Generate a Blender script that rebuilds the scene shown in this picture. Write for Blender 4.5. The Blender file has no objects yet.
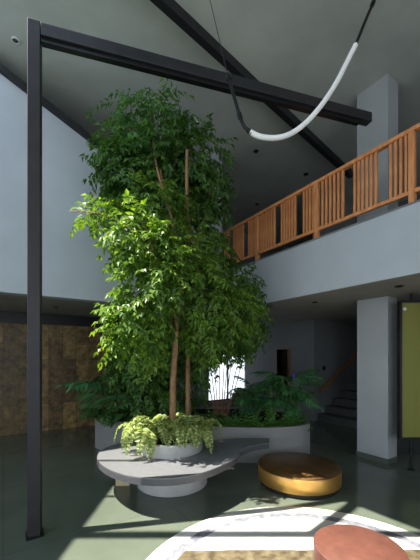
import bpy, bmesh, math, random
from mathutils import Vector, Matrix
random.seed(7)
R = random.random
C = bpy.context.scene.collection
PI = math.pi
EYE = 1.6
A = math.radians(33.3)
FW = Vector((math.sin(A), math.cos(A), 0)); RT = Vector((math.cos(A), -math.sin(A), 0))
F = 315.0

def L(lat, fwd, z=0.0):
    v = FW*fwd + RT*lat
    return Vector((v.x, v.y, z))
def P(px, py, t):                      # photo point at forward distance t -> place in the building
    return L((px-210)/F*t, t, EYE + (355-py)/F*t)
def G(px, py, z=0.0):                  # point of a horizontal plane
    return P(px, py, F*(EYE-z)/(py-355.0))

# ------------------------------------------------------------------ materials
def mat(name, col=(0.5,0.5,0.5), rough=0.6, metal=0.0, noise=None, spec=0.5, bump=0.0):
    m = bpy.data.materials.new(name); m.use_nodes = True
    nt = m.node_tree; b = nt.nodes['Principled BSDF']
    b.inputs['Base Color'].default_value = (*col, 1)
    b.inputs['Roughness'].default_value = rough
    b.inputs['Metallic'].default_value = metal
    b.inputs['Specular IOR Level'].default_value = spec
    tc = nt.nodes.new('ShaderNodeTexCoord')
    n = nt.nodes.new('ShaderNodeTexNoise')
    sc, amt = noise if noise else (6.0, 0.12)
    n.inputs['Scale'].default_value = sc; n.inputs['Detail'].default_value = 6
    n.inputs['Roughness'].default_value = 0.62
    nt.links.new(tc.outputs['Object'], n.inputs['Vector'])
    r = nt.nodes.new('ShaderNodeValToRGB')
    r.color_ramp.elements[0].position = 0.3; r.color_ramp.elements[1].position = 0.72
    r.color_ramp.elements[0].color = (*[c*(1-amt) for c in col], 1)
    r.color_ramp.elements[1].color = (*[min(1, c*(1+amt)) for c in col], 1)
    nt.links.new(n.outputs['Fac'], r.inputs['Fac'])
    nt.links.new(r.outputs['Color'], b.inputs['Base Color'])
    if bump:
        bp = nt.nodes.new('ShaderNodeBump'); bp.inputs['Strength'].default_value = bump; bp.inputs['Distance'].default_value = 0.02
        nt.links.new(n.outputs['Fac'], bp.inputs['Height']); nt.links.new(bp.outputs['Normal'], b.inputs['Normal'])
    return m

def leafmat(name, c0, c1, trans=0.35, rough=0.4):
    m = bpy.data.materials.new(name); m.use_nodes = True
    nt = m.node_tree; b = nt.nodes['Principled BSDF']; out = nt.nodes['Material Output']
    g = nt.nodes.new('ShaderNodeNewGeometry')
    r = nt.nodes.new('ShaderNodeValToRGB')
    r.color_ramp.elements[0].color = (*c0, 1); r.color_ramp.elements[1].color = (*c1, 1)
    e = r.color_ramp.elements.new(0.6); e.color = (*[(a*0.6+d*0.4) for a, d in zip(c0, c1)], 1)
    nt.links.new(g.outputs['Random Per Island'], r.inputs['Fac'])
    nt.links.new(r.outputs['Color'], b.inputs['Base Color'])
    b.inputs['Roughness'].default_value = rough
    t = nt.nodes.new('ShaderNodeBsdfTranslucent')
    mx = nt.nodes.new('ShaderNodeMixRGB'); mx.blend_type = 'MULTIPLY'; mx.inputs['Fac'].default_value = 1
    mx.inputs['Color2'].default_value = (1.6, 1.5, 0.5, 1)
    nt.links.new(r.outputs['Color'], mx.inputs['Color1']); nt.links.new(mx.outputs['Color'], t.inputs['Color'])
    ms = nt.nodes.new('ShaderNodeMixShader'); ms.inputs['Fac'].default_value = trans
    nt.links.new(b.outputs['BSDF'], ms.inputs[1]); nt.links.new(t.outputs['BSDF'], ms.inputs[2])
    nt.links.new(ms.outputs['Shader'], out.inputs['Surface'])
    return m

M = {}
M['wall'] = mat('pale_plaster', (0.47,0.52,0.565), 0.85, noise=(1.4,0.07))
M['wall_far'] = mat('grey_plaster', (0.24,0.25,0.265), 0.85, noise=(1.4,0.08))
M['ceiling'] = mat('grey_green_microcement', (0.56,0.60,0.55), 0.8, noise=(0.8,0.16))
M['column'] = mat('column_plaster', (0.40,0.43,0.44), 0.8, noise=(1.6,0.08))
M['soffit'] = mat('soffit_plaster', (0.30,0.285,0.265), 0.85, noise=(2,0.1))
M['upper_wall'] = mat('unlit_upper_plaster', (0.12,0.13,0.13), 0.85, noise=(1.2,0.1))  # plaster darkened in colour to stand for the unlit gallery
M['steel'] = mat('dark_steel', (0.022,0.022,0.026), 0.45, 0.2, noise=(9,0.25))
M['post_steel'] = mat('dark_bronze_steel', (0.028,0.025,0.028), 0.5, 0.2, noise=(9,0.2))
M['black'] = mat('black_metal', (0.012,0.012,0.014), 0.35, 0.4)
M['coping'] = mat('grey_coping', (0.20,0.21,0.21), 0.7)
M['bench'] = mat('grey_terrazzo_top', (0.15,0.155,0.17), 0.45, noise=(30,0.12))
M['bench_rim'] = mat('shaded_bench_edge', (0.075,0.078,0.088), 0.5, noise=(20,0.12))  # seat tone darkened, painting shade onto the edge
M['concrete'] = mat('light_concrete', (0.50,0.50,0.48), 0.8, noise=(5,0.12))
M['planter'] = mat('planter_render', (0.27,0.27,0.265), 0.8, noise=(3,0.1))
M['soil'] = mat('dark_soil', (0.025,0.018,0.012), 0.95, noise=(30,0.5), bump=0.5)
M['brass'] = mat('brushed_brass', (0.80,0.46,0.13), 0.42, 0.85, noise=(3,0.12))
M['brass_top'] = mat('darkened_brass_top', (0.24,0.125,0.045), 0.36, 0.6, noise=(5,0.35))  # brass darkened in colour, standing in for the dark ceiling it mirrors
M['brass_base'] = mat('brown_plinth', (0.03,0.02,0.015), 0.6)
M['red'] = mat('terracotta_red', (0.135,0.052,0.038), 0.5, noise=(14,0.22))
M['sunlit_block'] = mat('sunlit_yellow_block', (0.62,0.52,0.30), 0.8, noise=(8,0.15))  # yellow of the sunlight painted into the block colour
M['bark'] = mat('tan_bark', (0.30,0.17,0.08), 0.8, noise=(25,0.35), bump=0.4)
M['stem'] = mat('red_brown_stem', (0.20,0.085,0.05), 0.7, noise=(25,0.3))
M['tube'] = mat('opal_tube', (0.95,0.95,0.93), 0.3, noise=(2,0.01))
M['leather'] = mat('red_brown_leather', (0.30,0.09,0.04), 0.45)
M['fluted'] = mat('stair_stone', (0.11,0.115,0.12), 0.7, noise=(6,0.15))
M['white'] = mat('white_trim', (0.8,0.8,0.78), 0.5)
M['lens'] = mat('recessed_lens', (0.05,0.05,0.05), 0.2)
M['flower'] = mat('violet_petal', (0.08,0.06,0.5), 0.5)
M['terrazzo_plinth'] = mat('green_plinth', (0.10,0.12,0.10), 0.4)
M['leaf'] = leafmat('tree_leaf', (0.045,0.12,0.02), (0.24,0.40,0.05), 0.38, 0.45)
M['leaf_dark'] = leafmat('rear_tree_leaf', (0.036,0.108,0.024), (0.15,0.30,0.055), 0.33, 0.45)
M['leaf_top'] = leafmat('slender_tree_leaf', (0.05,0.17,0.04), (0.18,0.40,0.08), 0.3, 0.4)
M['fern'] = leafmat('fern_leaf', (0.20,0.30,0.08), (0.55,0.60,0.26), 0.35, 0.5)
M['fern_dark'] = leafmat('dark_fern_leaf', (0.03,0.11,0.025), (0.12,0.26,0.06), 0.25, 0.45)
M['bigleaf'] = leafmat('split_leaf', (0.028,0.11,0.04), (0.09,0.24,0.08), 0.15, 0.28)
M['cover'] = leafmat('ground_cover_leaf', (0.05,0.17,0.03), (0.18,0.38,0.07), 0.25, 0.4)

def wood(name, c0, c1, scale=(1,1,1), rough=0.5):
    m = bpy.data.materials.new(name); m.use_nodes = True
    nt = m.node_tree; b = nt.nodes['Principled BSDF']
    tc = nt.nodes.new('ShaderNodeTexCoord'); mp = nt.nodes.new('ShaderNodeMapping')
    mp.inputs['Scale'].default_value = scale
    n = nt.nodes.new('ShaderNodeTexNoise'); n.inputs['Scale'].default_value = 4; n.inputs['Detail'].default_value = 8
    r = nt.nodes.new('ShaderNodeValToRGB')
    r.color_ramp.elements[0].position = .3; r.color_ramp.elements[1].position = .7
    r.color_ramp.elements[0].color = (*c0,1); r.color_ramp.elements[1].color = (*c1,1)
    nt.links.new(tc.outputs['Object'], mp.inputs['Vector']); nt.links.new(mp.outputs['Vector'], n.inputs['Vector'])
    nt.links.new(n.outputs['Fac'], r.inputs['Fac']); nt.links.new(r.outputs['Color'], b.inputs['Base Color'])
    b.inputs['Roughness'].default_value = rough
    return m
M['rail_wood'] = wood('orange_cedar', (0.55,0.20,0.065), (0.80,0.36,0.14), (6,6,1))
M['hand_wood'] = wood('oak_handrail', (0.28,0.14,0.06), (0.42,0.22,0.10), (2,6,6))

def mat_floor():
    m = mat('green_terrazzo_floor', (0.115,0.138,0.108), 0.11, noise=(1.1,0.16))
    nt = m.node_tree; b = nt.nodes['Principled BSDF']
    tc = nt.nodes.new('ShaderNodeTexCoord')
    v = nt.nodes.new('ShaderNodeTexVoronoi'); v.inputs['Scale'].default_value = 60
    br = nt.nodes.new('ShaderNodeTexBrick'); br.offset = 0
    br.inputs['Color1'].default_value = (1,1,1,1); br.inputs['Color2'].default_value = (.92,.94,.92,1); br.inputs['Mortar'].default_value = (.6,.6,.6,1)
    br.inputs['Scale'].default_value = 1; br.inputs['Mortar Size'].default_value = .003
    br.inputs['Brick Width'].default_value = 1.5; br.inputs['Row Height'].default_value = 1.5
    nt.links.new(tc.outputs['Object'], br.inputs['Vector']); nt.links.new(tc.outputs['Object'], v.inputs['Vector'])
    src = b.inputs['Base Color'].links[0].from_socket
    mx = nt.nodes.new('ShaderNodeMixRGB'); mx.blend_type = 'MULTIPLY'; mx.inputs['Fac'].default_value = 1
    nt.links.new(src, mx.inputs['Color1']); nt.links.new(br.outputs['Color'], mx.inputs['Color2'])
    nt.links.new(mx.outputs['Color'], b.inputs['Base Color'])
    return m
M['floor'] = mat_floor()

def mat_panels():
    m = bpy.data.materials.new('aged_wood_panels'); m.use_nodes = True
    nt = m.node_tree; b = nt.nodes['Principled BSDF']
    tc = nt.nodes.new('ShaderNodeTexCoord')
    mp = nt.nodes.new('ShaderNodeMapping'); mp.inputs['Rotation'].default_value = (math.radians(-90), 0, math.radians(90))
    nt.links.new(tc.outputs['Object'], mp.inputs['Vector'])
    sp = nt.nodes.new('ShaderNodeSeparateXYZ'); nt.links.new(tc.outputs['Object'], sp.inputs[0])
    cb = nt.nodes.new('ShaderNodeCombineXYZ'); nt.links.new(sp.outputs['Z'], cb.inputs['X']); nt.links.new(sp.outputs['X'], cb.inputs['Y'])
    br = nt.nodes.new('ShaderNodeTexBrick'); br.offset = 0.37
    br.inputs['Color1'].default_value = (.55,.55,.55,1); br.inputs['Color2'].default_value = (1.5,1.5,1.5,1); br.inputs['Mortar'].default_value = (.4,.4,.4,1)
    br.inputs['Scale'].default_value = 1; br.inputs['Mortar Size'].default_value = .006
    br.inputs['Brick Width'].default_value = .92; br.inputs['Row Height'].default_value = .27
    nt.links.new(cb.outputs[0], br.inputs['Vector'])
    n = nt.nodes.new('ShaderNodeTexNoise'); n.inputs['Scale'].default_value = 7; n.inputs['Detail'].default_value = 9; n.inputs['Roughness'].default_value = .75
    nt.links.new(tc.outputs['Object'], n.inputs['Vector'])
    r = nt.nodes.new('ShaderNodeValToRGB')
    r.color_ramp.elements[0].position = .33; r.color_ramp.elements[1].position = .7
    r.color_ramp.elements[0].color = (.03,.018,.008,1); r.color_ramp.elements[1].color = (.34,.225,.075,1)
    nt.links.new(n.outputs['Fac'], r.inputs['Fac'])
    mx = nt.nodes.new('ShaderNodeMixRGB'); mx.blend_type = 'MULTIPLY'; mx.inputs['Fac'].default_value = 1
    nt.links.new(r.outputs['Color'], mx.inputs['Color1']); nt.links.new(br.outputs['Color'], mx.inputs['Color2'])
    nt.links.new(mx.outputs['Color'], b.inputs['Base Color'])
    b.inputs['Roughness'].default_value = .45
    bp = nt.nodes.new('ShaderNodeBump'); bp.inputs['Strength'].default_value = .5; bp.inputs['Distance'].default_value = .02
    nt.links.new(n.outputs['Fac'], bp.inputs['Height']); nt.links.new(bp.outputs['Normal'], b.inputs['Normal'])
    return m
M['panels'] = mat_panels()

def mat_rug():
    # object space: x = lateral, y = forward from the rug's centre
    m = bpy.data.materials.new('woven_rug'); m.use_nodes = True
    nt = m.node_tree; b = nt.nodes['Principled BSDF']; N = nt.nodes; K = nt.links
    tc = N.new('ShaderNodeTexCoord')
    sp = N.new('ShaderNodeSeparateXYZ'); K.new(tc.outputs['Object'], sp.inputs[0])
    ns = N.new('ShaderNodeTexNoise'); ns.inputs['Scale'].default_value = 3; K.new(tc.outputs['Object'], ns.inputs['Vector'])
    def math_(op, a, bb, c=None):
        q = N.new('ShaderNodeMath'); q.operation = op
        for i, v in enumerate((a, bb)):
            if v is None: continue
            if isinstance(v, (int, float)): q.inputs[i].default_value = v
            else: K.new(v, q.inputs[i])
        return q.outputs[0]
    ln = N.new('ShaderNodeVectorMath'); ln.operation = 'LENGTH'; K.new(tc.outputs['Object'], ln.inputs[0])
    wob = math_('MULTIPLY', math_('SUBTRACT', ns.outputs['Fac'], .5), .05)
    rad = math_('ADD', ln.outputs['Value'], wob)
    ring = math_('MULTIPLY', math_('GREATER_THAN', rad, 1.15), math_('LESS_THAN', rad, 1.235))
    tan = math_('MULTIPLY', math_('LESS_THAN', math_('ADD', sp.outputs['Y'], wob), .625), math_('LESS_THAN', rad, 1.15))
    hide = N.new('ShaderNodeTexNoise'); hide.inputs['Scale'].default_value = 14; hide.inputs['Detail'].default_value = 6
    K.new(tc.outputs['Object'], hide.inputs['Vector'])
    hr = N.new('ShaderNodeValToRGB'); hr.color_ramp.elements[0].position = .35; hr.color_ramp.elements[1].position = .65
    hr.color_ramp.elements[0].color = (.06,.042,.02,1); hr.color_ramp.elements[1].color = (.17,.14,.08,1)
    K.new(hide.outputs['Fac'], hr.inputs['Fac'])
    gr = N.new('ShaderNodeValToRGB'); gr.color_ramp.elements[0].position = .35; gr.color_ramp.elements[1].position = .65
    gr.color_ramp.elements[0].color = (.14,.15,.18,1); gr.color_ramp.elements[1].color = (.27,.28,.32,1)
    K.new(hide.outputs['Fac'], gr.inputs['Fac'])
    m1 = N.new('ShaderNodeMixRGB'); m1.inputs['Color1'].default_value = (.74,.73,.70,1); K.new(ring, m1.inputs['Fac']); K.new(gr.outputs['Color'], m1.inputs['Color2'])
    m2 = N.new('ShaderNodeMixRGB'); K.new(tan, m2.inputs['Fac']); K.new(m1.outputs['Color'], m2.inputs['Color1']); K.new(hr.outputs['Color'], m2.inputs['Color2'])
    K.new(m2.outputs['Color'], b.inputs['Base Color']); b.inputs['Roughness'].default_value = .8
    return m
M['rug'] = mat_rug()

def mat_fabric_panel():
    m = bpy.data.materials.new('olive_ribbed_panel'); m.use_nodes = True
    nt = m.node_tree; b = nt.nodes['Principled BSDF']; N = nt.nodes; K = nt.links
    tc = N.new('ShaderNodeTexCoord'); w = N.new('ShaderNodeTexWave'); w.inputs['Scale'].default_value = 26; w.bands_direction = 'X'
    w.inputs['Distortion'].default_value = .6
    K.new(tc.outputs['Object'], w.inputs['Vector'])
    r = N.new('ShaderNodeValToRGB'); r.color_ramp.elements[0].color = (.13,.135,.02,1); r.color_ramp.elements[1].color = (.30,.30,.055,1)
    K.new(w.outputs['Fac'], r.inputs['Fac']); K.new(r.outputs['Color'], b.inputs['Base Color']); b.inputs['Roughness'].default_value = .5
    return m
M['olive'] = mat_fabric_panel()
def mat_glass():
    m = bpy.data.materials.new('window_glass'); m.use_nodes = True
    nt = m.node_tree; N = nt.nodes; K = nt.links; out = N['Material Output']
    t = N.new('ShaderNodeBsdfTransparent'); t.inputs['Color'].default_value = (.93,.95,.95,1)
    g = N.new('ShaderNodeBsdfGlossy'); g.inputs['Roughness'].default_value = .02
    f = N.new('ShaderNodeFresnel'); ms = N.new('ShaderNodeMixShader')
    K.new(f.outputs[0], ms.inputs['Fac']); K.new(t.outputs[0], ms.inputs[1]); K.new(g.outputs[0], ms.inputs[2]); K.new(ms.outputs[0], out.inputs['Surface'])
    return m
M['glass'] = mat_glass()

# ------------------------------------------------------------------ mesh helpers
class MB:
    def __init__(s): s.v = []; s.f = []; s.sm = []
    def add(s, vs, fs, smooth=False):
        o = len(s.v); s.v.extend([tuple(v) for v in vs]); s.f.extend([tuple(o+i for i in f) for f in fs]); s.sm.extend([smooth]*len(fs))
        return s
    def box(s, a, b):
        x0,y0,z0 = a; x1,y1,z1 = b
        vs = [(x0,y0,z0),(x1,y0,z0),(x1,y1,z0),(x0,y1,z0),(x0,y0,z1),(x1,y0,z1),(x1,y1,z1),(x0,y1,z1)]
        return s.add(vs, [(0,3,2,1),(4,5,6,7),(0,1,5,4),(1,2,6,5),(2,3,7,6),(3,0,4,7)])
    def bar(s, p, q, w, h, up=Vector((0,0,1))):
        p = Vector(p); q = Vector(q); d = (q-p).normalized(); side = d.cross(up).normalized(); u = side.cross(d).normalized()
        vs = []
        for c in (p, q):
            for sx, sz in ((-1,-1),(1,-1),(1,1),(-1,1)): vs.append(c + side*(w/2*sx) + u*(h/2*sz))
        return s.add(vs, [(0,1,2,3),(7,6,5,4),(0,4,5,1),(1,5,6,2),(2,6,7,3),(3,7,4,0)])
    def tube(s, pts, rad, n=8, smooth=True):
        pts = [Vector(p) for p in pts]; k = len(pts)
        rr = rad if isinstance(rad, (list, tuple)) else [rad]*k
        vs = []; fs = []; ref = Vector((0.31,0.17,0.93)).normalized()
        for i, p in enumerate(pts):
            d = (pts[min(i+1,k-1)] - pts[max(i-1,0)]).normalized()
            a = d.cross(ref)
            if a.length < .15: a = d.cross(Vector((1,0,0)))
            a.normalize(); b = d.cross(a)
            for j in range(n):
                an = 2*PI*j/n; vs.append(p + a*(math.cos(an)*rr[i]) + b*(math.sin(an)*rr[i]))
        for i in range(k-1):
            for j in range(n):
                fs.append((i*n+j, i*n+(j+1)%n, (i+1)*n+(j+1)%n, (i+1)*n+j))
        fs.append(tuple(range(n-1,-1,-1))); fs.append(tuple((k-1)*n+j for j in range(n)))
        return s.add(vs, fs, smooth)
    def lathe(s, c, prof, n=64, sx=1.0, sy=1.0, smooth=True):
        vs = []; fs = []
        for r, z in prof:
            for j in range(n):
                an = 2*PI*j/n; vs.append((c[0]+math.cos(an)*r*sx, c[1]+math.sin(an)*r*sy, c[2]+z))
        for i in range(len(prof)-1):
            for j in range(n): fs.append((i*n+j, i*n+(j+1)%n, (i+1)*n+(j+1)%n, (i+1)*n+j))
        fs.append(tuple(range(n-1,-1,-1))); fs.append(tuple((len(prof)-1)*n+j for j in range(n)))
        return s.add(vs, fs, smooth)
    def prism(s, poly, z0, z1):
        n = len(poly)
        vs = [(p[0],p[1],z0) for p in poly] + [(p[0],p[1],z1) for p in poly]
        ar = sum(poly[i][0]*poly[(i+1)%n][1]-poly[(i+1)%n][0]*poly[i][1] for i in range(n))
        fs = [tuple(range(n-1,-1,-1)), tuple(range(n,2*n))] + [(i,(i+1)%n,n+(i+1)%n,n+i) for i in range(n)]
        if ar < 0: fs = [tuple(reversed(f)) for f in fs]
        return s.add(vs, fs)
    def build(s, name, m, parent=None, loc=None, bevel=0):
        me = bpy.data.meshes.new(name)
        off = Vector(loc) if loc is not None else Vector((0,0,0))
        if parent is not None: off = off + Vector(parent.get('_o', (0,0,0)))
        vs = [(v[0]-off.x, v[1]-off.y, v[2]-off.z) for v in s.v] if off.length > 0 else s.v
        me.from_pydata(vs, [], s.f); me.polygons.foreach_set('use_smooth', s.sm)
        me.materials.append(m); me.update()
        o = bpy.data.objects.new(name, me); C.objects.link(o)
        if any(s.sm):
            try:
                me.set_sharp_from_angle(angle=math.radians(40))
            except Exception: pass
        if parent is not None:
            o.parent = parent; o['_o'] = parent.get('_o', (0,0,0))
        if loc is not None: o.location = Vector(loc)
        if bevel:
            b = o.modifiers.new('bevel', 'BEVEL'); b.width = bevel; b.segments = 2; b.limit_method = 'ANGLE'; b.angle_limit = math.radians(50)
        return o

def tag(o, label, cat, group=None, kind=None):
    if label: o['label'] = label
    if cat: o['category'] = cat
    if group: o['group'] = group
    if kind: o['kind'] = kind
    return o
ROOTS = []
def thing(name, label, cat, loc, group=None):
    # parts are written in building coordinates; build() shifts them into this empty's space
    o = bpy.data.objects.new(name, None); C.objects.link(o); o.location = Vector(loc); o.empty_display_size = .1
    o['_o'] = tuple(Vector(loc)); ROOTS.append(o)
    return tag(o, label, cat, group)
def struct(name, mb, m, **k):
    o = mb.build(name, m, **k); o['kind'] = 'structure'; return o

# ------------------------------------------------------------------ dimensions
ZS = 2.46; ZF = 3.22; ZC = 5.70      # soffit, fascia top, ceiling
XF = 3.65; YW = 5.15; XB = 6.3; YB = 8.3
XO = -6.0; YO = -6.0; XE = 11.0

# ------------------------------------------------------------------ the setting
struct('floor', MB().box((XO,YO,-.1),(XE,YB+.2,0)), M['floor'])

# sun: direction of travel
EL = math.radians(62); HF, HR = 0.20, 0.98
sd = (FW*HF + RT*HR)*math.cos(EL) + Vector((0,0,-math.sin(EL)))
def sky_at(lat, fwd, z=0.0):          # where the ray that reaches this point crosses the ceiling
    k = (ZC - z)/math.sin(EL)*math.cos(EL)
    return L(lat-HR*k, fwd-HF*k, ZC)
hole = [L(a_, f_, ZC) for a_, f_ in ((-4.22,1.2),(-.43,1.2),(-.62,1.7),(-1.42,2.75),(-2.0,3.3),(-2.35,3.55),(-2.47,3.62),(-2.85,4.15),(-3.1,4.0),(-4.22,3.22))]  # unseen roof opening, outline shaped to throw the sun patch
bm = bmesh.new()
outer = [(XO,YO),(XE,YO),(XE,YB+.2),(XO,YB+.2)]
for zz in (ZC, ZC+.15):
    ov = [bm.verts.new((x,y,zz)) for x,y in outer]; hv = [bm.verts.new((p.x,p.y,zz)) for p in hole]
    es = [bm.edges.new((ov[i],ov[(i+1)%4])) for i in range(4)] + [bm.edges.new((hv[i],hv[(i+1)%len(hv)])) for i in range(len(hv))]
    bmesh.ops.triangle_fill(bm, edges=es, use_beauty=True)
    if zz == ZC: h0, o0 = hv, ov
    else:
        for i in range(len(hv)): bm.faces.new((h0[i],h0[(i+1)%len(hv)],hv[(i+1)%len(hv)],hv[i]))
        for i in range(4): bm.faces.new((o0[i],o0[(i+1)%4],ov[(i+1)%4],ov[i]))
bmesh.ops.recalc_face_normals(bm, faces=bm.faces)
me = bpy.data.meshes.new('ceiling'); bm.to_mesh(me); bm.free(); me.materials.append(M['ceiling'])
co = bpy.data.objects.new('ceiling', me); C.objects.link(co); co['kind'] = 'structure'
# skylight bars out of view, added to cast shadow lines on bench and rug
b = MB()
for fw, w, z_ in ((3.5,.045,.42),(2.78,.11,0)):
    p = sky_at(-1.9,fw,z_); q = sky_at(2.7 if z_ == 0 else 2.0,fw,z_); b.bar(p+Vector((0,0,.20)), q+Vector((0,0,.20)), w, .06)
struct('skylight_shadow_bars', b, M['steel'])

# left upper wall with a raking top
zr = lambda x: min(ZC-.002, 5.5 - .436*(x+.03))
xs = [XO, -.49, .6, 1.37, 2.4, 3.42]
b = MB(); vs = []
for y in (YW, YW+.2):
    for x in xs: vs.append((x,y,ZS))
    for x in reversed(xs): vs.append((x,y,zr(x)))
n = len(xs)*2
b.add(vs, [tuple(range(n)), tuple(range(2*n-1,n-1,-1))] + [(i+n,(i+1)%n+n,(i+1)%n,i) for i in range(n)])
struct('wall_left', b, M['wall'])
struct('trim_1', MB().box((3.42,YW-.004,ZS),(XF+.01,YW+.26,ZC)), M['column'])        # corner pier
# slab above the left passage, and balcony slab (with stairwell opening)
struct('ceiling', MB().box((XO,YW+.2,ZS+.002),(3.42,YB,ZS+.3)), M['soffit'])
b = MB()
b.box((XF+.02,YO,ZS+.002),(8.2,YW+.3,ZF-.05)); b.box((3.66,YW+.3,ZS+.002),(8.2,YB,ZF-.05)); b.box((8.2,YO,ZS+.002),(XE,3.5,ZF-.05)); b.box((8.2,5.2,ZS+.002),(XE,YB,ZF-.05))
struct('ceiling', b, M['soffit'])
struct('wall_balcony', MB().box((XF-.02,YO,ZS),(XF+.02,YW-.006,ZF-.02)), M['wall'])
struct('trim_2', MB().box((XF-.03,YO,ZF-.02),(XF+.16,YW-.006,ZF)), M['coping'])
# passage back wall with panels
struct('wall_panelled', MB().box((XO,7.45,0),(3.3,7.6,ZS-.004)), M['panels'])
struct('trim_3', MB().box((XO,7.36,2.24),(3.3,7.446,ZS-.004)), M['steel'])
# far wall with window
wx0, wx1, wz0, wz1 = 5.40, 7.0, .12, 1.85
b = MB(); b.box((3.3,YB,0),(wx0,YB+.2,ZC)); b.box((wx1,YB,0),(XE,YB+.2,ZC)); b.box((wx0,YB,0),(wx1,YB+.2,wz0)); b.box((wx0,YB,wz1),(wx1,YB+.2,ZC)); b.box((XO,YB,0),(3.3,YB+.2,ZC))
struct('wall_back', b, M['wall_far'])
b = MB()
for x in (wx0+.02, (wx0+wx1)/2, wx1-.02): b.box((x-.02,YB+.05,wz0),(x+.02,YB+.1,wz1))
for z in (wz0+.02, wz1-.02): b.box((wx0,YB+.051,z-.02),(wx1,YB+.099,z+.02))
wf = struct('window_1', b, M['black'])
MB().box((wx0,YB+.07,wz0),(wx1,YB+.078,wz1)).build('pane', M['glass'], wf)
# stair hall wall with doorway
b = MB(); b.box((XB,5.0,0),(XB+.2,5.77,ZS)); b.box((XB,6.23,0),(XB+.2,7.55,ZS)); b.box((XB,5.77,1.75),(XB+.2,6.23,ZS))
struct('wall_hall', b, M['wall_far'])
b = MB(); b.box((XB-.008,5.75,0),(XB+.21,5.77,1.77)); b.box((XB-.008,6.23,0),(XB+.21,6.25,1.77)); b.box((XB-.008,5.77,1.75),(XB+.21,6.23,1.77))
d1 = struct('door_1', b, M['hand_wood'])
MB().box((XB+.14,5.77,0),(XB+.18,5.98,1.75)).build('door_leaf', M['hand_wood'], d1)
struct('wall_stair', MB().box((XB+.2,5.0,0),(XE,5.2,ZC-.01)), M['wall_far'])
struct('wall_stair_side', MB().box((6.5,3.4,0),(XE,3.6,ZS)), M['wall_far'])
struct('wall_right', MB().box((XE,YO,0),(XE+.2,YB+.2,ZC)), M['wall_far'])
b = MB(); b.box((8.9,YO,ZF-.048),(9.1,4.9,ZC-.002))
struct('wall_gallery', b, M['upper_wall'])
# glazed sides behind the viewer
b = MB(); b.box((XO-.2,YO,0),(XO,YB+.2,.3)); b.box((XO-.2,YO,4.4),(XO,YB+.2,ZC)); b.box((XO-.2,4.6,.3),(XO,YB+.2,4.4))
for y in (-6,-3.5,-1,1.5,4): b.box((XO-.15,y-.04,.3),(XO-.05,y+.04,4.4))
struct('wall_west', b, M['wall'])
b = MB(); b.box((XO,YO-.2,0),(XE,YO,.3)); b.box((XO,YO-.2,4.4),(XE,YO,ZC)); b.box((4.2,YO-.2,.3),(XE,YO,4.4))
for x in (-5.9,-3.5,-1,1.5): b.box((x-.04,YO-.15,.3),(x+.04,YO-.05,4.4))
struct('wall_south', b, M['wall'])

# stairs
st = thing('staircase', 'grey stone stairs climbing to the right behind the ground floor column', 'stairs', (6.4,4.3,0))
for i in range(13):
    MB().box((6.42+i*.29,3.61,0 if i < 5 else i*.17-.5),(6.42+(i+1)*.29+.0,4.98,(i+1)*.17)).build('step', M['fluted'], st)
    
h = thing('stair_handrail', 'wooden handrail fixed to the wall above the stairs', 'handrail', (6.4,4.9,0))
a0 = Vector((6.42,4.90,.72)); a1 = Vector((9.6,4.90,.72+3.18*.586))
MB().bar(a0,a1,.05,.085).build('rail', M['hand_wood'], h)
for f in (.06,.3,.55,.8):
    c = a0.lerp(a1,f); MB().tube([c-Vector((0,0,.03)), c+Vector((0,.06,-.05)), c+Vector((0,.102,-.05))], .009, 6).build('bracket', M['black'], h)
q = P(322,368,7.75); q = Vector((q.x, 4.99, q.z)); 
sw = MB().box((6.62,4.972,1.22),(6.72,5.0,1.33)).build('light_switch', M['black'], loc=(6.67,4.99,1.22), bevel=.004)
tag(sw, 'small dark switch plate on the wall above the stair handrail', 'switch')

# ------------------------------------------------------------------ columns
c = thing('concrete_column', 'tall square grey plastered column passing the balcony, right of the stairs', 'column', (4.81,2.65,0))
MB().box((4.68,2.41,.0),(4.94,2.89,ZS)).build('shaft', M['column'], c, bevel=.006)
MB().box((4.672,2.402,.001),(4.948,2.898,.085)).build('plinth', M['terrazzo_plinth'], c)
MB().box((4.68,2.41,ZF-.04),(4.98,2.89,ZC-.001)).build('upper_shaft', M['column'], c, bevel=.006)

# ------------------------------------------------------------------ railing
r = thing('balcony_railing', 'orange wooden slatted railing along the upper balcony', 'railing', (XF+.07,2,ZF))
XR = XF+.05; zt = 4.05; zb = 3.37
MB().box((XR-.035,-1.2,zt-.045),(XR+.035,YW-.02,zt)).build('top_rail', M['rail_wood'], r, bevel=.004)
MB().box((XR-.02,-1.2,zb-.03),(XR+.02,YW-.02,zb+.015)).build('bottom_rail', M['rail_wood'], r, bevel=.004)
posts = [1.646+1.24*k for k in (-2,-1,0,1,2)]
pm = MB().box((XR-.03,-.03,ZF),(XR+.03,.03,zt-.045))
bmx = MB().box((XR-.015,-.0145,zb+.015),(XR+.015,.0145,zt-.045))
def copies(mb, name, m, parent, ys):
    first = None
    o0 = Vector(parent['_o'])
    for y in ys:
        if first is None:
            first = mb.build(name, m, parent, bevel=.003); first.location = Vector((0,y,0)) ; base = first
        else:
            d = base.copy(); d.location = Vector((0,y,0)); d.parent = parent; C.objects.link(d)
copies(pm, 'post', M['rail_wood'], r, posts)
offs = [.06,.115,.17,.225] + [.395+.054*i for i in range(6)] + [.832+.062*i for i in range(6)]
ys = [p+o for p in posts for o in offs if -.2 < p+o < YW-.05]
copies(bmx, 'baluster', M['rail_wood'], r, ys)

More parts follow.
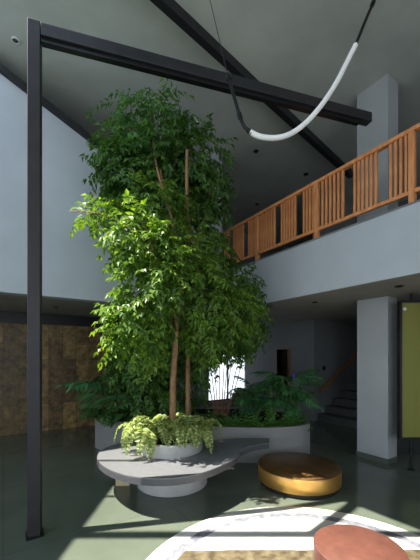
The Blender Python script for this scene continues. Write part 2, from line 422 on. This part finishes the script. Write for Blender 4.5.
# ------------------------------------------------------------------ steel frame and beams
pb = L(-.556*2.80, 2.80, 0); zt_ = 4.52
pe = P(369,118,3.90); 
fr = thing('steel_portal_frame', 'tall black steel post with a long beam crossing the atrium towards the upper column', 'steel frame', pb)
d = Vector((pe.x-pb.x, pe.y-pb.y, 0)).normalized()
MB().bar(pb, pb+Vector((0,0,zt_+.02)), .095, .10, up=d).build('post', M['post_steel'], fr, bevel=.004)
s0 = Vector((pb.x,pb.y,zt_-.045)) + d*.055; s1 = Vector((pe.x,pe.y,4.535-.02))
MB().bar(s0-d*.0, s1, .10, .11).build('beam', M['steel'], fr, bevel=.004)
MB().bar(s0+Vector((0,0,-.076)), s1+Vector((0,0,-.076))-d*.16, .055, .042).build('lower_channel', M['black'], fr)
MB().box((pb.x-.07,pb.y-.07,0),(pb.x+.07,pb.y+.07,.012)).build('base_plate', M['black'], fr)

q0 = P(162,0,F*4.03/355); q1 = P(340,165,F*4.03/190); dd = (q1-q0)/1.0
q0 = Vector((q0.x,q0.y,ZC-.07)) - dd*.45; q0.z = ZC-.07; q1 = Vector((q1.x,q1.y,ZC-.07)) + dd*.12; q1.z = ZC-.07
tb = MB().bar(q0,q1,.10,.136).build('ceiling_beam', M['steel'], loc=(q0+q1)/2, bevel=.004)
tag(tb, 'dark steel beam fixed diagonally under the ceiling, behind the long frame beam', 'beam')
k0 = Vector((-2.6,YW-.03, min(ZC-.05, 0)+0)); 
x0, x1 = -.36, 3.40
rk = MB().bar((x0,YW-.035,zr(x0)-.025),(x1,YW-.035,zr(x1)-.025),.068,.085).build('raking_beam', M['steel'], loc=((x0+x1)/2,YW-.035,4.8))
tag(rk, 'black steel beam raking down along the top edge of the left upper wall', 'beam')

# ------------------------------------------------------------------ ceiling spotlights
def downlight(px, py, zc, rim, label, r_=.05):
    p = P(px, py, F*(zc-EYE)/(355-py)); c = Vector((p.x,p.y,zc))
    t = thing('recessed_downlight', label, 'ceiling light', c, 'recessed ceiling spotlights')
    b = MB().lathe((c.x,c.y,zc), [(r_,-.001),(r_,-.012),(r_*.72,-.014),(r_*.66,-.002)], 24); rm_ = b.build('rim', rim, t)
    MB().lathe((c.x,c.y,zc-.009), [(r_*.62,0),(r_*.5,-.004)], 20).build('lens', M['lens'], rm_)
downlight(15.5,40,ZC,M['white'],'small white ringed spotlight in the ceiling, top left above the raking beam')
downlight(198,123,ZC,M['white'],'white ringed ceiling spotlight just right of the tree top')
downlight(256,151,ZC,M['black'],'dark ceiling spotlight beneath the low point of the hanging lamp')
downlight(306,174,ZC,M['black'],'dark ceiling spotlight above the middle of the railing')
downlight(257,204,ZC,M['black'],'dark spotlight deep over the balcony near the railing, lowest on the upper ceiling')
downlight(315,302,ZS,M['black'],'dark spotlight under the balcony, left of the square column', .045)
downlight(399,286,ZS,M['black'],'dark spotlight under the balcony, above the olive screen', .05)
downlight(56,307,ZS,M['black'],'dark spotlight in the passage ceiling right of the steel post', .045)
downlight(114,313,ZS,M['black'],'dark spotlight in the passage ceiling beside the tree leaves', .045)

# ------------------------------------------------------------------ hanging lamp
TL = 2.6
def cat(pts, n=8):
    out = []; k = len(pts)
    for i in range(k-1):
        p0,p1,p2,p3 = pts[max(i-1,0)],pts[i],pts[i+1],pts[min(i+2,k-1)]
        for j in range(n):
            t = j/n; out.append(.5*((2*p1)+(-p0+p2)*t+(2*p0-5*p1+4*p2-p3)*t*t+(-p0+3*p1-3*p2+p3)*t**3))
    out.append(pts[-1]); return out
lt = lambda x: TL + (x-300)*.0012
W = [P(x,y,lt(x)) for x,y in ((250,132),(260,136.5),(275,138),(290,134),(305,123.5),(320,107),(335,85),(347,62),(355.5,45))]
la = thing('pendant_lamp', 'white glowing-looking tube pendant curving between two black arms under the ceiling', 'pendant lamp', W[2])
la['label'] = 'curved white tube pendant lamp hung between two black arms under the ceiling'
MB().tube(cat(W), .021, 12).build('light_tube', M['tube'], la)
def top_of(p): return Vector((p.x,p.y,ZC-.002))
BL = [P(x,y,lt(x)) for x,y in ((250.5,132.5),(244,126),(240,117),(235,100),(228,76))]
arL = MB().tube(cat(BL), .013, 10).build('arm', M['black'], la)
BR = [P(x,y,lt(x)) for x,y in ((355,46),(358,39),(367,17),(373,3),(376,-6))]
arR = MB().tube(cat(BR), .013, 10).build('arm', M['black'], la)
for p, q in ((BL[0],BL[1]),(BL[2],BL[3]),(BL[4],BL[3]),(BR[0],BR[1]),(BR[3],BR[2])):
    dv = (q-p).normalized(); MB().tube([p-dv*.012,p+dv*.028], .019, 12).build('joint', M['black'], arL if (p in BL) else arR)
wtop = P(210,0,lt(228)); wdir = (wtop-BL[4]); wend = BL[4]+wdir*((ZC-.01-BL[4].z)/wdir.z)
MB().tube([BL[4],wend], .003, 6).build('cable', M['black'], la)
we2 = BR[4]+Vector((0,0,ZC-.005-BR[4].z))+RT*.1
MB().tube([BR[4],we2], .003, 6).build('cable', M['black'], la)

# ------------------------------------------------------------------ planter, bench, pot
PL = [(95,447.5),(104,451),(122,454),(150,456),(190,459),(225,462),(262,463),(290,461.5),(303,459.5),(310,456.5)]
front = [G(x,y) for x,y in PL]
c3 = [Vector((p.x,p.y,0)) for p in front]; front = cat(c3, 5)
back = [L(1.75,5.6),L(1.6,6.3),L(.4,6.7),L(-1.0,6.75),L(-1.95,6.5)]
poly = front + back
ctr = sum(poly, Vector((0,0,0)))/len(poly)
def inset(poly, d_):
    out = []; n = len(poly)
    for i in range(n):
        a = poly[i-1]; b_ = poly[i]; c_ = poly[(i+1)%n]
        t = ((b_-a).normalized() + (c_-b_).normalized()); t.normalize()
        nrm = Vector((-t.y, t.x, 0))
        if nrm.dot(ctr-b_) < 0: nrm = -nrm
        out.append(b_ + nrm*d_)
    return out
ZP = .52
inn = inset(poly, .06)
pt = thing('planter_bed', 'long curved grey concrete planter bed behind the round bench', 'planter', ctr)
n = len(poly); b = MB()
vs = [(p.x,p.y,0) for p in poly]+[(p.x,p.y,ZP) for p in poly]+[(p.x,p.y,ZP) for p in inn]+[(p.x,p.y,ZP-.1) for p in inn]
fs = []
for i in range(n):
    j = (i+1)%n
    for k in range(3): fs.append((k*n+i,k*n+j,(k+1)*n+j,(k+1)*n+i))
b.add(vs, fs); pw = b.build('wall', M['planter'], pt)
MB().prism(inset(poly,.055), .05, ZP-.06).build('soil', M['soil'], pw)

ZB = .42
ben = [(97,458),(100,463),(107,468),(116,472),(127,475.3),(140,477.3),(153,478.3),(167,478.3),(180,477.2),(195,474.6),(210,470),(222,465),(232,460),(238,455.5),(239.5,452),(243,448.8),(250,446.2),(259,444.3),(269,443),
       (269.3,438.3),(258,438),(246,438.2),(233,438.7),(222,439.6),(210,440.5),(195,440),(175,439.4),(155,439.6),(140,440.6),(125,442.5),(112,445.2),(103,449),(98.5,453)]
bp = [G(x,y,ZB) for x,y in ben]; bp = [Vector((p.x,p.y,0)) for p in bp]
pc = [Vector((p.x,p.y,0)) for p in bp]
bt = cat(pc[:19],4) + cat(pc[19:]+[pc[0]],4)[:-1]
pot_c = L(-.50,3.97)
be = thing('round_bench', 'round grey stone bench encircling the tree, with a curved arm to the planter', 'bench', pot_c)
stp = MB().prism(bt, ZB-.012, ZB).build('seat_top', M['bench'], be)
MB().prism(bt, ZB-.075, ZB-.012).build('seat_rim', M['bench_rim'], stp)
dc = L(-.47,3.96)
MB().lathe((dc.x,dc.y,0), [(.425,0),(.435,.01),(.435,ZB-.085),(.43,ZB-.076)], 64).build('drum_base', M['concrete'], be)
sb = L(-1.07,3.93)
b = MB(); b.bar(sb+Vector((0,0,0)), sb+Vector((0,0,ZB-.077)), .17, .17, up=RT); b.build('support_block', M['sunlit_block'], be, bevel=.005)
pr = thing('planting_ring', 'low white concrete ring planter set on the round bench around the trunk', 'planter', pot_c+Vector((0,0,ZB)))
MB().lathe((pot_c.x,pot_c.y,ZB), [(.40,0),(.405,.01),(.405,.135),(.395,.145),(.355,.145),(.35,.135),(.35,.05),(.2,.048)], 72).build('ring', M['concrete'], pr)
MB().lathe((pot_c.x,pot_c.y,ZB+.05), [(.349,0),(.349,.05),(.15,.07)], 40).build('soil', M['soil'], pr)

# ------------------------------------------------------------------ ottomans, rug
oc = L(1.11,3.95)
ot = thing('brass_table', 'low round brass drum table with a dark brown top, right of the bench', 'table', oc)
rr = .50
MB().lathe((oc.x,oc.y,0), [(rr-.03,0),(rr-.02,.055)], 96).build('base', M['brass_base'], ot)
MB().lathe((oc.x,oc.y,.055), [(rr,0),(rr+.003,.004),(rr+.003,.16),(rr-.001,.166)], 96).build('drum', M['brass'], ot)
MB().lathe((oc.x,oc.y,.2205), [(rr-.002,0),(rr-.002,.008),(rr-.01,.012)], 96).build('top', M['brass_top'], ot)
rc = L(.77,1.95)
rug = MB().lathe((0,0,0), [(1.365,0.0005),(1.37,.003),(1.362,.007)], 128).build('round_rug', M['rug'])
rug.location = rc; rug.rotation_euler = (0,0,-A)
tag(rug, 'round white rug with a grey ring and a tan centre under the red drum', 'rug')
rd = L(.93,1.97); r2 = .268
rt_ = thing('red_drum_table', 'terracotta red round drum side table standing on the white rug, bottom right', 'side table', rd+Vector((0,0,.008)))
MB().lathe((rd.x,rd.y,.008), [(r2-.006,0),(r2,.006),(r2,.375),(r2-.003,.378)], 96).build('drum', M['red'], rt_)
MB().lathe((rd.x,rd.y,.3865), [(r2-.003,0),(r2+.001,.003),(r2+.001,.01),(r2-.003,.013)], 96).build('top', M['red'], rt_)

# ------------------------------------------------------------------ olive pivot screen
sc0 = P(401,303,4.4); sc1 = P(401,437,4.4)
s = thing('olive_screen', 'olive yellow ribbed screen in a black frame on a pivot pole, right of the column', 'room divider', L(2.81,4.4))
la0 = (401-210)/F*4.4; z1, z0 = sc0.z, sc1.z; wd = .95
def lb(l0,l1,f0,f1,za,zb_):
    return MB().prism([L(l0,f0),L(l1,f0),L(l1,f1),L(l0,f1)], za, zb_)
o = lb(0,wd,-.012,.012,z0,z1)
o = o.build('panel', M['olive']); o.data.transform(Matrix.Rotation(A,4,'Z')); o.parent = s; o.rotation_euler = (0,0,-A)
o.location = L(la0,4.4) - Vector(s['_o'])
fm = MB()
for q_ in (lb(la0-.035,la0,4.37,4.43,z0-.02,z1+.02), lb(la0+wd,la0+wd+.035,4.37,4.43,z0-.02,z1+.02), lb(la0,la0+wd,4.37,4.43,z1,z1+.03), lb(la0,la0+wd,4.37,4.43,z0-.03,z0)): fm.add(q_.v,q_.f)
fm = fm.build('frame', M['black'], s)
pl = la0+.14
for za, zb_ in ((0.005,z0-.03),(z1+.03,ZS-.002)):
    MB().tube([L(pl,4.4,za),L(pl,4.4,zb_)], .018, 12).build('pole', M['black'], s)
fp = L(pl,4.4); MB().lathe((fp.x,fp.y,0), [(.05,0),(.05,.01),(.02,.015)], 20).build('foot', M['black'], s)
MB().tube([L(pl,4.4,0.32),L(pl,4.4,.26)], .026, 12).build('collar', M['black'], s)
dz = P(405,309,4.375); 
k = .028; MB().add([dz+RT*k, dz+Vector((0,0,k)), dz-RT*k, dz-Vector((0,0,k)), dz+RT*k+FW*.012, dz+Vector((0,0,k))+FW*.012, dz-RT*k+FW*.012, dz-Vector((0,0,k))+FW*.012],
   [(3,2,1,0),(4,5,6,7),(0,1,5,4),(1,2,6,5),(2,3,7,6),(3,0,4,7)]).build('diamond_badge', M['white'], fm)['label'] = 'small pale diamond sticker'

# ------------------------------------------------------------------ armchair glimpsed behind the plants
ac = L(.84,7.0)
ch = thing('leather_armchair', 'red brown curved armchair glimpsed through the stems in front of the far window', 'armchair', ac)
seg = 20; vs = []; fs = []
for i in range(seg+1):
    an = math.radians(-20+220*i/seg); hh = .48 + .32*math.sin(math.radians(180*i/seg))
    for rad_, zz in ((.36,.30),(.38,hh),(.31,hh),(.30,.30)):
        v = L(.84+math.cos(an)*rad_, 7.0+math.sin(an)*rad_, zz); vs.append(v)
for i in range(seg):
    for j in range(4): fs.append((i*4+j,i*4+(j+1)%4,(i+1)*4+(j+1)%4,(i+1)*4+j))
fs += [(0,3,2,1),(seg*4,seg*4+1,seg*4+2,seg*4+3)]
MB().add(vs,fs,True).build('backrest', M['leather'], ch)
MB().lathe((ac.x,ac.y,.30), [(.28,0),(.31,.03),(.31,.11),(.27,.14)], 32).build('seat', M['leather'], ch)
for sx in (-1,1):
    for sy in (-1,1):
        MB().tube([L(.84+sx*.18,7+sy*.18,.31),L(.84+sx*.24,7+sy*.24,0)], [.02,.012], 8).build('leg', M['black'], ch)

# ------------------------------------------------------------------ plants
def rv():
    while True:
        v = Vector((R()*2-1,R()*2-1,R()*2-1))
        if .05 < v.length < 1: return v.normalized()
def leaf(mb, p, d, nrm, ln, w, fold=.25, bend=.15):
    d = d.normalized(); side = d.cross(nrm)
    if side.length < .05: side = d.cross(Vector((.3,.9,.1)))
    side.normalize(); up = side.cross(d)
    a = p; m1 = p + d*ln*.42 - up*ln*.02; tip = p + d*ln - up*ln*bend
    l = p + d*ln*.40 + side*w/2 + up*w*fold; r_ = p + d*ln*.40 - side*w/2 + up*w*fold
    o_ = len(mb.v); mb.v.extend((tuple(a),tuple(m1),tuple(tip),tuple(l),tuple(r_)))
    mb.f.extend(((o_,o_+1,o_+3),(o_+1,o_+2,o_+3),(o_,o_+4,o_+1),(o_+4,o_+2,o_+1))); mb.sm.extend((True,)*4)
def spray(mb, p, d, ln=.2, n=4, ll=.06, lw=.028, droop=.5):
    side = d.cross(Vector((0,0,1)))
    if side.length < .1: side = Vector((1,0,0))
    side.normalize(); side = (side + rv()*.3).normalized()
    cur = Vector(p); dd_ = Vector(d).normalized()
    for i in range(n):
        dd_ = (dd_ + Vector((0,0,-droop/n))).normalized(); cur = cur + dd_*(ln/n)
        up = side.cross(dd_)
        for s_ in (-1,1):
            leaf(mb, cur, side*s_*.9 + dd_*.55 + Vector((0,0,-.35)) + rv()*.25, up+rv()*.35, ll*(.75+R()*.5), lw*(.8+R()*.4))
    leaf(mb, cur, dd_, side.cross(dd_), ll*1.1, lw)
def blob_foliage(mb, blobs, dens=1.0, ll=.06, lw=.03, ln=.2, droop=.7, shell=.45, depth=1.0):
    for (px,py,rx,ry,t,dn) in blobs:
        c_ = P(px,py,t); ax = rx/F*t; az = ry/F*t; ay = (ax+az)/2*depth
        n_ = int(330*ax*az*PI*dens*dn)
        for _ in range(n_):
            v = rv(); q_ = v*(shell + (1-shell)*R())
            p_ = c_ + RT*(q_.x*ax) + FW*(q_.y*ay) + Vector((0,0,q_.z*az))
            out = RT*v.x + FW*v.y + Vector((0,0,v.z*.5 - .1)) + rv()*.5
            spray(mb, p_, out, ln*(.7+R()*.6), 4, ll, lw, droop)
def branch(mb, pts, r0, r1, n=10):
    c_ = cat([Vector(p) for p in pts], 5); k_ = len(c_)
    mb.tube(c_, [r0+(r1-r0)*i/(k_-1) for i in range(k_)], n)

# tree on the bench: sunlit
T1 = 3.95
t1 = thing('bench_tree', 'leafy green tree with a tan trunk growing from the ring on the round bench', 'tree', pot_c+Vector((0,0,ZB+.1)))
tr = MB()
branch(tr, [L(-.47,3.95,ZB+.06),P(173,385,T1),P(175,350,T1),P(177,318,T1)], .042, .034)
branch(tr, [P(177,320,T1),P(170,300,3.92),P(160,275,3.85),P(150,240,3.8),P(140,215,3.8)], .026, .01)
branch(tr, [P(177,320,T1),P(186,297,4.0),P(191,270,4.05),P(196,235,4.1)], .024, .01)
branch(tr, [P(177,330,T1),P(178,290,4.0),P(176,240,4.0),P(170,210,3.95),P(160,170,3.95)], .02, .009)
branch(tr, [P(150,240,3.8),P(120,222,3.85),P(90,212,3.9),P(70,212,3.95)], .012, .005)
branch(tr, [P(160,275,3.85),P(145,290,3.7),P(130,318,3.6)], .012, .006)
branch(tr, [P(191,270,4.05),P(215,275,4.1),P(232,300,4.15)], .012, .006)
tr.build('trunk', M['bark'], t1)
fo = MB()
blob_foliage(fo, [
 (118,238,14,12,3.75,.7),(138,236,24,18,3.65,1),(160,250,30,22,3.7,1),(150,205,36,20,3.9,.9),(190,250,26,22,4.0,.8),
 (150,282,28,22,3.6,1.1),(175,275,22,18,3.65,.9),(137,308,24,22,3.6,1),(160,312,14,20,3.7,.9),(200,285,26,24,3.9,.9),(215,310,26,22,4.0,.9),
 (135,340,18,20,3.75,.8),(147,345,15,22,3.85,.8),(205,335,22,22,4.2,.9),(235,310,22,22,4.2,.8),(92,213,13,6,3.95,.8),(106,207,12,9,3.95,.8),
 (128,322,14,16,3.7,.7),(122,345,10,10,3.8,.5)], 1.0, .084, .044, .22, .75)
fo.build('foliage', M['leaf'], t1)

# rear tree: taller, darker
t2b = L(-.33,4.75,ZP-.06)
t2 = thing('rear_tree', 'taller dark tree rooted in the planter bed behind the bench tree', 'tree', t2b)
tr = MB()
branch(tr, [t2b, P(188,370,4.8),P(189,330,4.8),P(190,280,4.75),P(190,245,4.4),P(187,200,3.95),P(187,150,4.0)], .04, .018)
branch(tr, [P(190,290,4.75),P(176,250,4.1),P(171,215,3.85),P(160,180,3.85),P(154,150,4.1),P(150,110,4.3)], .026, .008)
branch(tr, [P(190,280,4.75),P(215,270,4.9),P(240,290,4.95)], .016, .006)
branch(tr, [P(155,150,4.2),P(130,130,4.2),P(105,118,4.3)], .01, .004)
branch(tr, [P(190,245,4.6),P(205,215,4.6),P(212,175,4.6)], .014, .006)
tr.build('trunk', M['bark'], t2)
fo = MB()
blob_foliage(fo, [
 (130,170,30,20,4.3,1),(160,155,32,26,4.4,1),(195,160,28,22,4.5,1),(205,185,20,22,4.6,.8),(205,215,16,24,4.7,.6),(150,190,40,20,4.5,.9),(120,160,20,22,4.4,.8),
 (175,225,30,24,4.7,.9),(205,255,22,20,4.7,.9),(235,290,22,20,4.9,1),(222,275,22,16,4.8,1),(245,318,17,24,5.0,.9),(225,335,24,18,5.0,.9),
 (200,360,10,22,5.2,.8),(240,338,18,12,5.1,.6),(145,385,30,22,5.2,.8),(182,350,26,26,5.3,.9),(222,345,12,8,5.2,.5),(150,350,30,30,5.1,.9),(132,368,18,24,5.0,.8),(178,395,22,14,5.2,.6)], .85, .088, .046, .24, .8)
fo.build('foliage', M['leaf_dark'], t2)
fo = MB()
blob_foliage(fo, [(152,96,26,10,4.25,.6),(130,104,24,11,4.25,.5),(165,115,30,16,4.3,.6),(145,125,28,16,4.3,.6),(110,122,10,16,4.3,.35),(185,120,15,14,4.35,.5),(138,140,30,14,4.3,.7)], .8, .10, .034, .26, 1.1, .2)
fo.build('crown_top', M['leaf_top'], t2)

# ferns
def fern(name, label, base, n, ln, m, group, arch=.9, lw=.3, up=.75, parent=None):
    o_ = thing(name, label, 'fern', base, group)
    mb = MB()
    for i in range(n):
        an = 2*PI*(i/n)+R()*.5; u = up*(.6+R()*.7); dd_ = Vector((math.cos(an),math.sin(an),u)).normalized()
        cur = Vector(base)+Vector((math.cos(an),math.sin(an),0))*.02; l_ = ln*(.7+R()*.5); k_ = 16
        side = dd_.cross(Vector((0,0,1))).normalized()
        pts = [cur.copy()]
        for j in range(k_):
            dd_ = (dd_+Vector((0,0,-arch*(j/k_)*.32))).normalized(); cur = cur+dd_*(l_/k_); pts.append(cur.copy())
            f_ = (j+1)/k_; wl = l_*lw*math.sin(PI*min(1,.18+f_*.8))+.008
            for s_ in (-1,1):
                leaf(mb, cur, side*s_+dd_*.35+Vector((0,0,-.15))+rv()*.15, side.cross(dd_)+rv()*.3, wl*(.85+R()*.3), l_/k_*1.15)
        mb.tube(pts, .0022, 4)
    mb.build('fronds', m, o_); return o_
base = lambda l_,f_: L(l_,f_,ZB+.12)
for lab, l_, f_, n_, q_ in (
   ('pale green fern spilling over the left rim of the bench ring',-.78,3.84,20,.57),
   ('pale green fern at the front of the bench ring, left of the trunk',-.66,3.92,18,.55),
   ('pale green fern at the front right of the bench ring',-.34,3.90,18,.55),
   ('pale green fern on the right rim of the bench ring',-.20,3.95,20,.57),
   ('pale green fern behind the trunk in the bench ring',-.45,4.14,18,.57),
   ('pale green fern on the left back of the bench ring',-.72,4.08,18,.57)):
    fern('potted_fern', lab, base(l_,f_), n_, q_, M['fern'], 'pale ferns in the bench ring', up=2.3, arch=1.95, lw=.15)

for lab, px, py, t, n_, q_ in (
   ('dark green fern hanging over the left end of the planter bed',106,415,5.35,24,.50),
   ('dark green fern behind the left side of the round bench',127,418,5.25,24,.45),
   ('dark green fern in the planter bed behind the left fern',140,405,5.5,22,.45),
   ('dark green fern in the planter bed right of the main trunk',207,420,5.2,22,.36)):
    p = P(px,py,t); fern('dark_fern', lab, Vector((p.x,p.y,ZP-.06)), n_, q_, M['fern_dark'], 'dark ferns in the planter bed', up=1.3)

# split-leaf plants
def split_leaf(mb, p, d, size, droop=.5):
    d = d.normalized(); side = d.cross(Vector((0,0,1)))
    if side.length < .1: side = Vector((1,0,0))
    side.normalize(); side = (side+rv()*.25).normalized(); cur = Vector(p); k_ = 8; dd_ = d.copy()
    pts = [cur.copy()]
    for j in range(k_):
        f_ = (j+.5)/k_
        wl = size*.58*math.sin(PI*(.22+.70*f_))
        for s_ in (-1,1):
            leaf(mb, cur, side*s_+dd_*(.25+.5*f_)+Vector((0,0,-.25)), side.cross(dd_)+rv()*.1, wl, size/k_*1.05, .12, .2)
        dd_ = (dd_+Vector((0,0,-droop/k_))).normalized(); cur = cur+dd_*size/k_; pts.append(cur.copy())
    leaf(mb, cur, dd_, side.cross(dd_), size*.28, size*.1)
    mb.tube(pts, [.005-.0004*i for i in range(len(pts))], 5)
def split_plant(label, base_, n, h_, size, bias=Vector((0,0,0)), flower=False):
    o_ = thing('split_leaf_plant', label, 'plant', base_, 'broad split-leaf plants')
    mb = MB(); sm_ = MB()
    for i in range(n):
        an = 2*PI*i/n*1.618+R()*.4; out = Vector((math.cos(an),math.sin(an),0))+bias
        hh = h_*(.4+.75*R()); top_ = Vector(base_)+out*(.35*h_*(.4+R()*.7))+Vector((0,0,hh))
        sm_.tube(cat([Vector(base_),Vector(base_).lerp(top_,.5)+Vector((0,0,hh*.15)),top_],4), .006, 5)
        split_leaf(mb, top_, (out*1.0+Vector((0,0,.1+R()*.9)))+rv()*.2, size*(.75+R()*.5), .9)
    mb.build('leaves', M['bigleaf'], o_); sm_.build('stems', M['cover'], o_)
    if flower:
        fb = MB(); c_ = P(294,378,5.0)
        for i in range(5):
            leaf(fb, c_-Vector((0,0,.02)), Vector((0,0,1))+rv()*.35, rv(), .10, .018)
        sm2 = MB(); sm2.tube([Vector(base_), Vector(base_).lerp(c_,.6)+RT*.02, c_-Vector((0,0,.02))], .004, 5); sm2.build('flower_stem', M['cover'], o_)
        fb.build('flower_spike', M['flower'], o_)['label'] = 'small violet blue flower spike'
    return o_
p = P(113,415,5.15); split_plant('broad split-leaf plant at the left end of the planter bed', Vector((p.x,p.y,ZP-.06)), 9, .72, .52, -RT*.30-FW*.2)
p = P(125,400,5.6); split_plant('broad split-leaf plant behind the ferns on the left of the planter bed', Vector((p.x,p.y,ZP-.06)), 7, .6, .42)
p = P(272,425,5.1); split_plant('broad split-leaf plant left of the violet flower at the planter right side', Vector((p.x,p.y,ZP-.06)), 20, .66, .40)
p = P(292,425,5.05); split_plant('broad split-leaf plant with a violet flower at the right end of the planter', Vector((p.x,p.y,ZP-.06)), 20, .70, .40, RT*.05, True)
p = P(256,424,5.5); split_plant('broad split-leaf plant beside the bare red stems in the planter', Vector((p.x,p.y,ZP-.06)), 12, .55, .36)

# multi-stem shrub
p = P(221,425,5.25); bs = Vector((p.x,p.y,ZP-.06))
sh = thing('multi_stem_shrub', 'shrub with a fan of bare red brown stems in the planter before the far window', 'shrub', bs)
sm_ = MB(); lf = MB()
for i in range(9):
    a_ = (i-4)/4.0
    top_ = P(222+a_*19+R()*3, 350+R()*8, 5.25+R()*.3-.15)
    mid = bs.lerp(top_,.5)+RT*(a_*.04)
    branch(sm_, [bs+RT*a_*.07+FW*(R()-.5)*.08, mid, top_], .011, .005, 6)
    for _ in range(4): spray(lf, top_+rv()*.12, rv()+Vector((0,0,-.1)), .16, 3, .05, .026, .8)
sm_.build('stems', M['stem'], sh); lf.build('foliage', M['leaf_dark'], sh)

# trailing ground cover
i = 0
names = ['beside the curved bench arm','above the end of the bench arm','left of the middle of the planter front','at the middle of the planter front','below the split-leaf plants','near the right end of the planter','at the far right corner of the planter']
for px in (214,228,243,258,272,286,300):
    g_ = G(px, 459 if px < 290 else 457) + FW*.1
    g_ = Vector((g_.x,g_.y,ZP-.06))
    o_ = thing('trailing_plant', 'low bright green trailing plant '+names[i], 'plant', g_, 'trailing plants along the planter rim')
    mb = MB()
    for _ in range(46):
        dv = (rv()*.8 + Vector((0,0,.7))); dv = dv - FW*.35
        spray(mb, g_+RT*(R()-.5)*.22+FW*R()*.22+Vector((0,0,.04)), dv, .17, 3, .05, .034, 1.3)
    for _ in range(5):
        s_ = g_+RT*(R()-.5)*.24-FW*.12+Vector((0,0,.08)); 
        for q_ in range(int(2+R()*3)):
            spray(mb, s_-Vector((0,0,q_*.045))-FW*.02, -FW*.25+Vector((0,0,-1))+rv()*.3, .08, 2, .045, .03, .5)
    mb.build('foliage', M['cover'], o_); i += 1

# ------------------------------------------------------------------ light
for o in bpy.data.objects:
    if '_o' in o: del o['_o']
sun = bpy.data.lights.new('sun', 'SUN'); sun.energy = 15.0; sun.angle = math.radians(.53); sun.color = (1,.93,.80)
so = bpy.data.objects.new('sun', sun); C.objects.link(so)
so.rotation_euler = sd.to_track_quat('-Z','Y').to_euler(); so.location = (0,0,9)
w = bpy.data.worlds.new('daylight'); bpy.context.scene.world = w; w.use_nodes = True
nt = w.node_tree; bg = nt.nodes['Background']
tc = nt.nodes.new('ShaderNodeTexCoord'); sp = nt.nodes.new('ShaderNodeSeparateXYZ'); rp = nt.nodes.new('ShaderNodeValToRGB')
nt.links.new(tc.outputs['Generated'], sp.inputs[0]); nt.links.new(sp.outputs['Z'], rp.inputs['Fac'])
rp.color_ramp.elements[0].color = (.86,.92,1,1); rp.color_ramp.elements[1].color = (.56,.72,1,1)
nt.links.new(rp.outputs['Color'], bg.inputs['Color']); bg.inputs['Strength'].default_value = 2.3

# ------------------------------------------------------------------ camera
cd = bpy.data.cameras.new('camera'); cam = bpy.data.objects.new('camera', cd); C.objects.link(cam)
cam.location = (0,0,EYE); cam.rotation_euler = (PI/2,0,-A)
cd.sensor_fit = 'AUTO'; cd.sensor_width = 36; cd.lens = F/560*36; cd.shift_y = 75/560; cd.clip_start = .05
S = bpy.context.scene; S.camera = cam
S.view_settings.view_transform = 'Standard'; S.view_settings.look = 'None'; S.view_settings.gamma = 1
S.view_settings.use_curve_mapping = False; S.view_settings.exposure = 0.0
